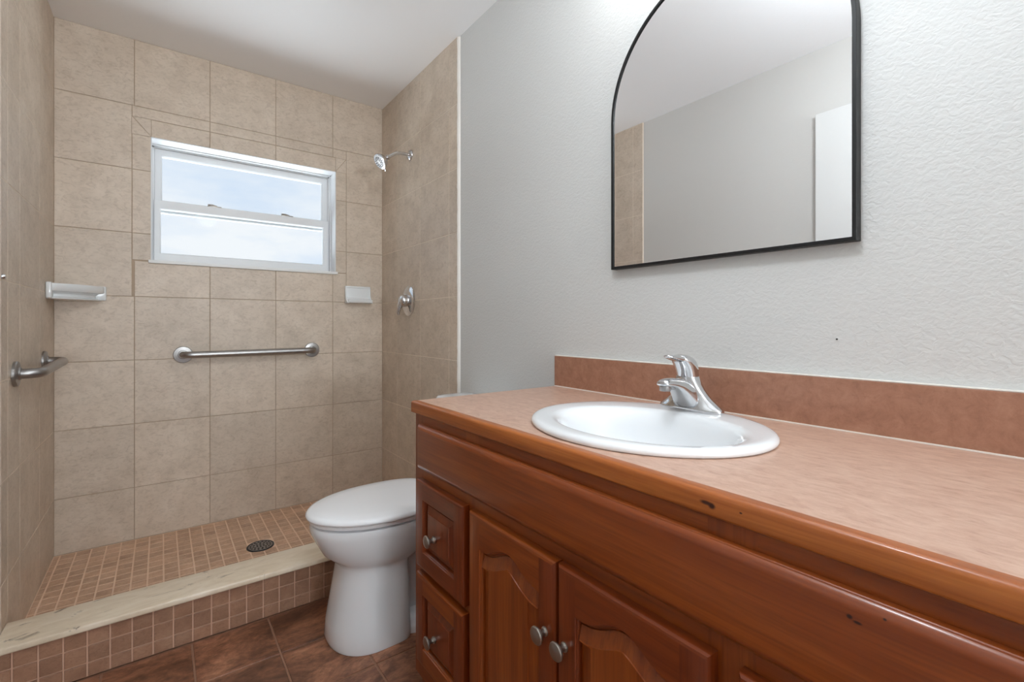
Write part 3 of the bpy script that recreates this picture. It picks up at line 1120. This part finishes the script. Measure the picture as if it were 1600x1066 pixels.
def rect_pt(k, z):
    th = 2 * PI * k / N
    # snap the sample nearest to each corner onto it
    for x in (CX0, CX1):
        for y in (CY0, CY1):
            a = math.atan2(y - SCY, x - SCX) % (2 * PI)
            if round(a / (2 * PI) * N) % N == k:
                return (x, y, z)
    c_, s_ = math.cos(th), math.sin(th)
    tx = ((CX1 if c_ > 0 else CX0) - SCX) / c_ if abs(c_) > 1e-9 else 1e9
    ty = ((CY1 if s_ > 0 else CY0) - SCY) / s_ if abs(s_) > 1e-9 else 1e9
    m_ = min(tx, ty)
    return (SCX + c_ * m_, SCY + s_ * m_, z)


ho = 0.94
rr = [[bm.verts.new(p) for p in r] for r in (
    [ell(k, SA * ho, SB * ho, CZ - 0.03) for k in range(N)], [ell(k, SA * ho, SB * ho, CZ) for k in range(N)],
    [rect_pt(k, CZ) for k in range(N)], [rect_pt(k, CZ - 0.03) for k in range(N)])]
for a, b in zip(rr, rr[1:] + rr[:1]):
    for i in range(N):
        j = (i + 1) % N
        bm.faces.new((a[i], a[j], b[j], b[i]))
link('laminate_top', bm, M['laminate'], t)
bm = bmesh.new()
prof = [(0.5912, 0.8290), (0.574, 0.8290), (0.5715, 0.8305), (0.5710, 0.8330), (0.5710, 0.8545), (0.5720, 0.8580), (0.5745, 0.8605), (0.5785, 0.8615), (0.5912, 0.8615)]
loft(bm, [[(x, y, z) for x, z in prof] for y in (CY0, CY1)])
o = link('front_edge', bm, M['wood_edge'], t, 50)
o['label'] = 'honey oak wooden front edge strip'
bm = bmesh.new()
box(bm, 1.1165, 1.1335, CY0, CY1, CZ + 0.0005, 0.9675, 0, 0.0008)
link('backsplash', bm, M['laminate_splash'], t)
bm = bmesh.new()
box(bm, 1.1195, 1.1345, CY0, CY1, 0.9676, 0.9705, 0, 0.001)
link('caulk_bead', bm, M['caulk'], t)
bm = bmesh.new()
box(bm, 1.1140, 1.1166, CY0, CY1 - 0.002, CZ + 0.0002, CZ + 0.0028)
link('caulk_bead', bm, M['caulk'], t)

# ------------------------------------------------------------------ sink
t = thing('sink', 'white oval drop-in sink in the tan countertop', 'sink', (SCX, SCY, CZ))
bm = bmesh.new()
IX, IY, IA, IB = 0.802, 0.624, 0.148, 0.195         # bowl opening
Z0 = CZ + 0.0004
rings = [(SA * 0.93, SB * 0.93, Z0, 0), (SA * 0.985, SB * 0.985, Z0, 0), (SA * 0.997, SB * 0.997, Z0 + 0.0025, 0), (SA, SB, Z0 + 0.006, 0), (SA * 0.996, SB * 0.996, Z0 + 0.0092, 0), (SA * 0.985, SB * 0.985, Z0 + 0.0122, 0),
         (SA * 0.968, SB * 0.968, Z0 + 0.0142, 0), (SA * 0.945, SB * 0.945, Z0 + 0.0151, 0.02), (SA * 0.90, SB * 0.91, Z0 + 0.0152, 0.1)]
R_ = [[ell(k, a, b, z, SCX + (IX - SCX) * s, SCY + (IY - SCY) * s) for k in range(N)] for a, b, z, s in rings]
for sa, z in ((1.12, 0.0148), (1.09, 0.0142), (1.06, 0.0126), (1.03, 0.0098), (1.00, 0.0050), (0.975, -0.002), (0.95, -0.012), (0.925, -0.025), (0.89, -0.043), (0.84, -0.063), (0.77, -0.084), (0.67, -0.103), (0.54, -0.118), (0.40, -0.127), (0.25, -0.133), (0.18, -0.135), (0.12, -0.136)):
    R_.append([ell(k, IA * sa, IB * sa, Z0 + z, IX, IY) for k in range(N)])
for sa, z in ((0.12, -0.146), (0.45, -0.138), (0.66, -0.122), (0.82, -0.093), (0.92, -0.055), (0.98, -0.02), (1.02, -0.004)):
    R_.append([ell(k, IA * sa, IB * sa, Z0 + z, IX, IY) for k in range(N)])
loft(bm, R_, False, False)
# close underside ring to the rim
link('basin', bm, M['porcelain'], t, 60)
bm = bmesh.new()
lathe(bm, (IX, IY, Z0 - 0.1355), (0, 0, 1), [(0.024, 0), (0.024, 0.003), (0.020, 0.004), (0.018, 0.002), (0.002, 0.002)], 28)
link('drain', bm, M['chrome'], t, 40)

# ------------------------------------------------------------------ faucet
FZ = Z0 + 0.0153
FCX, FCY = 1.012, 0.646
t = thing('faucet', 'chrome single-handle faucet standing on the back rim of the sink', 'faucet', (FCX, FCY, FZ))
bm = bmesh.new()


def stad(cx, hx, hy, z, p=2.4, n=40):
    out = []
    for k in range(n):
        a = 2 * PI * k / n
        c_, s_ = math.cos(a), math.sin(a)
        q = (abs(c_) ** p + abs(s_) ** p) ** (-1 / p)
        out.append((cx + c_ * q * hx, FCY + s_ * q * hy, z))
    return out


loft(bm, [stad(FCX, 0.027, 0.081, FZ), stad(FCX, 0.028, 0.082, FZ + 0.003), stad(FCX, 0.027, 0.080, FZ + 0.008), stad(FCX, 0.0255, 0.072, FZ + 0.014),
          stad(FCX, 0.0250, 0.064, FZ + 0.020), stad(FCX - 0.001, 0.0245, 0.054, FZ + 0.028), stad(FCX - 0.002, 0.0240, 0.0445, FZ + 0.038), stad(FCX - 0.005, 0.0240, 0.0365, FZ + 0.050),
          stad(FCX - 0.008, 0.0240, 0.0315, FZ + 0.062), stad(FCX - 0.011, 0.0235, 0.0280, FZ + 0.074), stad(FCX - 0.012, 0.0225, 0.0255, FZ + 0.080)])
link('body', bm, M['chrome'], t, 50)
bm = bmesh.new()
# spout: sections across the path, deep at the body and thin at the tip
sp = [(FCX - 0.004, 0.004, 0.062, 0.0330), (FCX - 0.016, 0.003, 0.067, 0.0330), (FCX - 0.026, 0.005, 0.0715, 0.0315), (FCX - 0.036, 0.018, 0.0745, 0.0275), (FCX - 0.048, 0.036, 0.0770, 0.0235),
      (FCX - 0.062, 0.0490, 0.0790, 0.0205), (FCX - 0.078, 0.0570, 0.0800, 0.0185), (FCX - 0.094, 0.0610, 0.0800, 0.0170), (FCX - 0.106, 0.0625, 0.0785, 0.0155), (FCX - 0.112, 0.0640, 0.0760, 0.0135), (FCX - 0.114, 0.0660, 0.0735, 0.0100)]
rings = []
for x, z0, z1, hw in sp:
    ring = []
    for k in range(28):
        a = 2 * PI * k / 28
        c_, s_ = math.cos(a), math.sin(a)
        q = (abs(c_) ** 2.6 + abs(s_) ** 2.6) ** (-1 / 2.6)
        # bottom is wider than the top near the body
        wv = hw * (1.0 - 0.24 * s_ * q)
        ring.append((x, FCY + c_ * q * wv, FZ + (z0 + z1) / 2 + s_ * q * (z1 - z0) / 2))
    rings.append(ring)
loft(bm, rings)
so = link('spout', bm, M['chrome'], t, 60)
bm = bmesh.new()
lathe(bm, (FCX - 0.100, FCY, FZ + 0.0635), (0, 0, -1), [(0.0125, 0), (0.0125, 0.010), (0.0115, 0.0115), (0.009, 0.0115), (0.0085, 0.009), (0.001, 0.009)], 24)
link('aerator', bm, M['steel'], so, 40)
bm = bmesh.new()
# handle: domed cap leaning forward with a flat lever tip
hz = FZ + 0.0790
rings = []
for cx, z, hx, hy in [(c0_, z_ * 0.90, hx_, hy_) for c0_, z_, hx_, hy_ in ((-0.011, 0.0, 0.0225, 0.0245), (-0.012, 0.006, 0.0235, 0.0255), (-0.015, 0.018, 0.0245, 0.0262), (-0.020, 0.030, 0.0260, 0.0265), (-0.026, 0.040, 0.0275, 0.0260),
                      (-0.033, 0.0485, 0.0270, 0.0235), (-0.038, 0.0545, 0.0225, 0.0185), (-0.040, 0.0580, 0.0140, 0.0110), (-0.040, 0.0592, 0.0040, 0.0030))]:
    rings.append(stad(FCX + cx, hx, hy, hz + z, 2.2))
loft(bm, rings)
lev = []
for x, z, th, hw in ((-0.040, 0.042, 0.009, 0.0200), (-0.058, 0.0445, 0.0075, 0.0180), (-0.074, 0.0470, 0.0058, 0.0150), (-0.086, 0.0492, 0.0045, 0.0120), (-0.093, 0.0506, 0.0033, 0.0085), (-0.096, 0.0510, 0.0018, 0.004)):
    ring = []
    for k in range(20):
        a = 2 * PI * k / 20
        ring.append((FCX + x, FCY + math.cos(a) * hw, hz + z + math.sin(a) * th))
    lev.append(ring)
loft(bm, lev)
link('handle', bm, M['chrome'], t, 60)

# ------------------------------------------------------------------ mirror
t = thing('mirror', 'arched wall mirror in a thin black frame above the sink', 'mirror', (PR, 0.658, 1.245))
MY0, MY1, MZ0, MZS = 0.342, 0.980, 1.247, 1.694
MR = (MY1 - MY0) / 2
MC = (MY0 + MY1) / 2


def arch(ins):
    p = [(MY0 + ins, MZ0 + ins), (MY1 - ins, MZ0 + ins)]
    r = MR - ins
    for k in range(49):
        a = PI * k / 48
        p.append((MC + r * math.cos(a), MZS + r * math.sin(a)))
    return p


FXF = PR - 0.025
bm = bmesh.new()
seq = [(0.0, PR - 0.0005), (0.0, FXF + 0.0008), (0.0008, FXF), (0.0075, FXF), (0.0080, FXF + 0.0005), (0.0080, FXF + 0.010), (0.0065, FXF + 0.010), (0.0065, PR - 0.0005)]
vr = [[bm.verts.new((x, y, z)) for y, z in arch(i)] for i, x in seq]
n_ = len(vr[0])
for a, b in zip(vr, vr[1:] + vr[:1]):
    for i in range(n_):
        j = (i + 1) % n_
        bm.faces.new((a[i], a[j], b[j], b[i]))
link('frame', bm, M['black_metal'], t, 30)
bm = bmesh.new()
loft(bm, [[(FXF + 0.0040, y, z) for y, z in arch(0.0082)], [(FXF + 0.0080, y, z) for y, z in arch(0.0082)]])
link('mirror_glass', bm, M['mirror'], t)

# ------------------------------------------------------------------ lamps (above the picture)
VX, VZ = PR - 0.125, 2.33
t = thing('vanity_light', 'three-globe vanity light on the wall above the arched mirror', 'lamp', (PR, 0.658, VZ))
bm = bmesh.new()
box(bm, PR - 0.025, PR - 0.0005, 0.36, 0.956, VZ - 0.035, VZ + 0.035, 0, 0.004)
link('back_plate', bm, M['nickel'], t, 40)
for yy in (0.43, 0.658, 0.886):
    bm = bmesh.new()
    tube(bm, [(PR - 0.02, yy, VZ), (VX + 0.045, yy, VZ)], 0.014, 14)
    link('arm', bm, M['nickel'], t, 40)
    d = bpy.data.lights.new('vanity_bulb', 'POINT')
    d.energy = 1.1
    d.color = (0.92, 0.97, 1.0)
    d.shadow_soft_size = 0.055
    o = bpy.data.objects.new('vanity_bulb', d)
    C.objects.link(o)
    o.parent = t
    o.location = (VX - PR, yy - 0.658, -0.105)
    bm = bmesh.new()
    lathe(bm, (VX, yy, VZ + 0.052), (0, 0, -1), [(0.004, 0), (0.024, 0.005), (0.042, 0.018), (0.051, 0.038), (0.052, 0.052), (0.049, 0.070), (0.038, 0.088), (0.030, 0.094), (0.027, 0.092)], 28, 0, (True, False))
    link('globe', bm, M['shade_glow'], t, 60)
LX, LY, LZ = 0.37, 0.42, 2.14
t = thing('ceiling_light', 'white globe light hanging from the ceiling between the door and the vanity', 'lamp', (LX, LY, H))
bm = bmesh.new()
lathe(bm, (LX, LY, H - 0.0005), (0, 0, -1), [(0.065, 0), (0.065, 0.015), (0.05, 0.022), (0.012, 0.024), (0.012, H - LZ - 0.09), (0.04, H - LZ - 0.088), (0.04, H - LZ - 0.06)], 36)
link('stem', bm, M['nickel'], t, 40)
bm = bmesh.new()
lathe(bm, (LX, LY, LZ), (0, 0, -1), [(0.10 * math.sin(PI * k / 16), -0.10 * math.cos(PI * k / 16)) for k in range(1, 16)], 40)
link('globe', bm, M['shade_clear'], t, 60)
d = bpy.data.lights.new('ceiling_bulb', 'POINT')
d.energy = 22.5
d.color = (0.86, 0.94, 1.0)
d.shadow_soft_size = 0.09
o = bpy.data.objects.new('ceiling_bulb', d)
C.objects.link(o)
o.parent = t
o.location = (0, 0, LZ - H)

# added uplight, unseen behind the camera, put in to brighten the ceiling
t = thing('added_uplight', 'added unseen black uplight standing beyond the right end of the vanity', 'lamp', (0.75, -1.0, 0))
bm = bmesh.new()
lathe(bm, (0.75, -1.0, 0.0005), (0, 0, 1), [(0.13, 0), (0.13, 0.012), (0.12, 0.018), (0.02, 0.022)], 36)
link('base', bm, M['black_metal'], t, 40)
bm = bmesh.new()
tube(bm, [(0.75, -1.0, 0.02), (0.75, -1.0, 1.58)], 0.012, 16)
link('pole', bm, M['black_metal'], t, 40)
bm = bmesh.new()
lathe(bm, (0.75, -1.0, 1.575), (0, 0, 1), [(0.02, 0), (0.05, 0.01), (0.12, 0.06), (0.165, 0.12), (0.162, 0.12), (0.115, 0.066), (0.04, 0.02)], 36)
link('uplight_bowl', bm, M['black_metal'], t, 40)
a = area('uplight_fill', (0, 0, 1.66), (0.18, 0.18), 8.0, (0.86, 0.94, 1.0), (PI, 0, 0))
a.parent = t
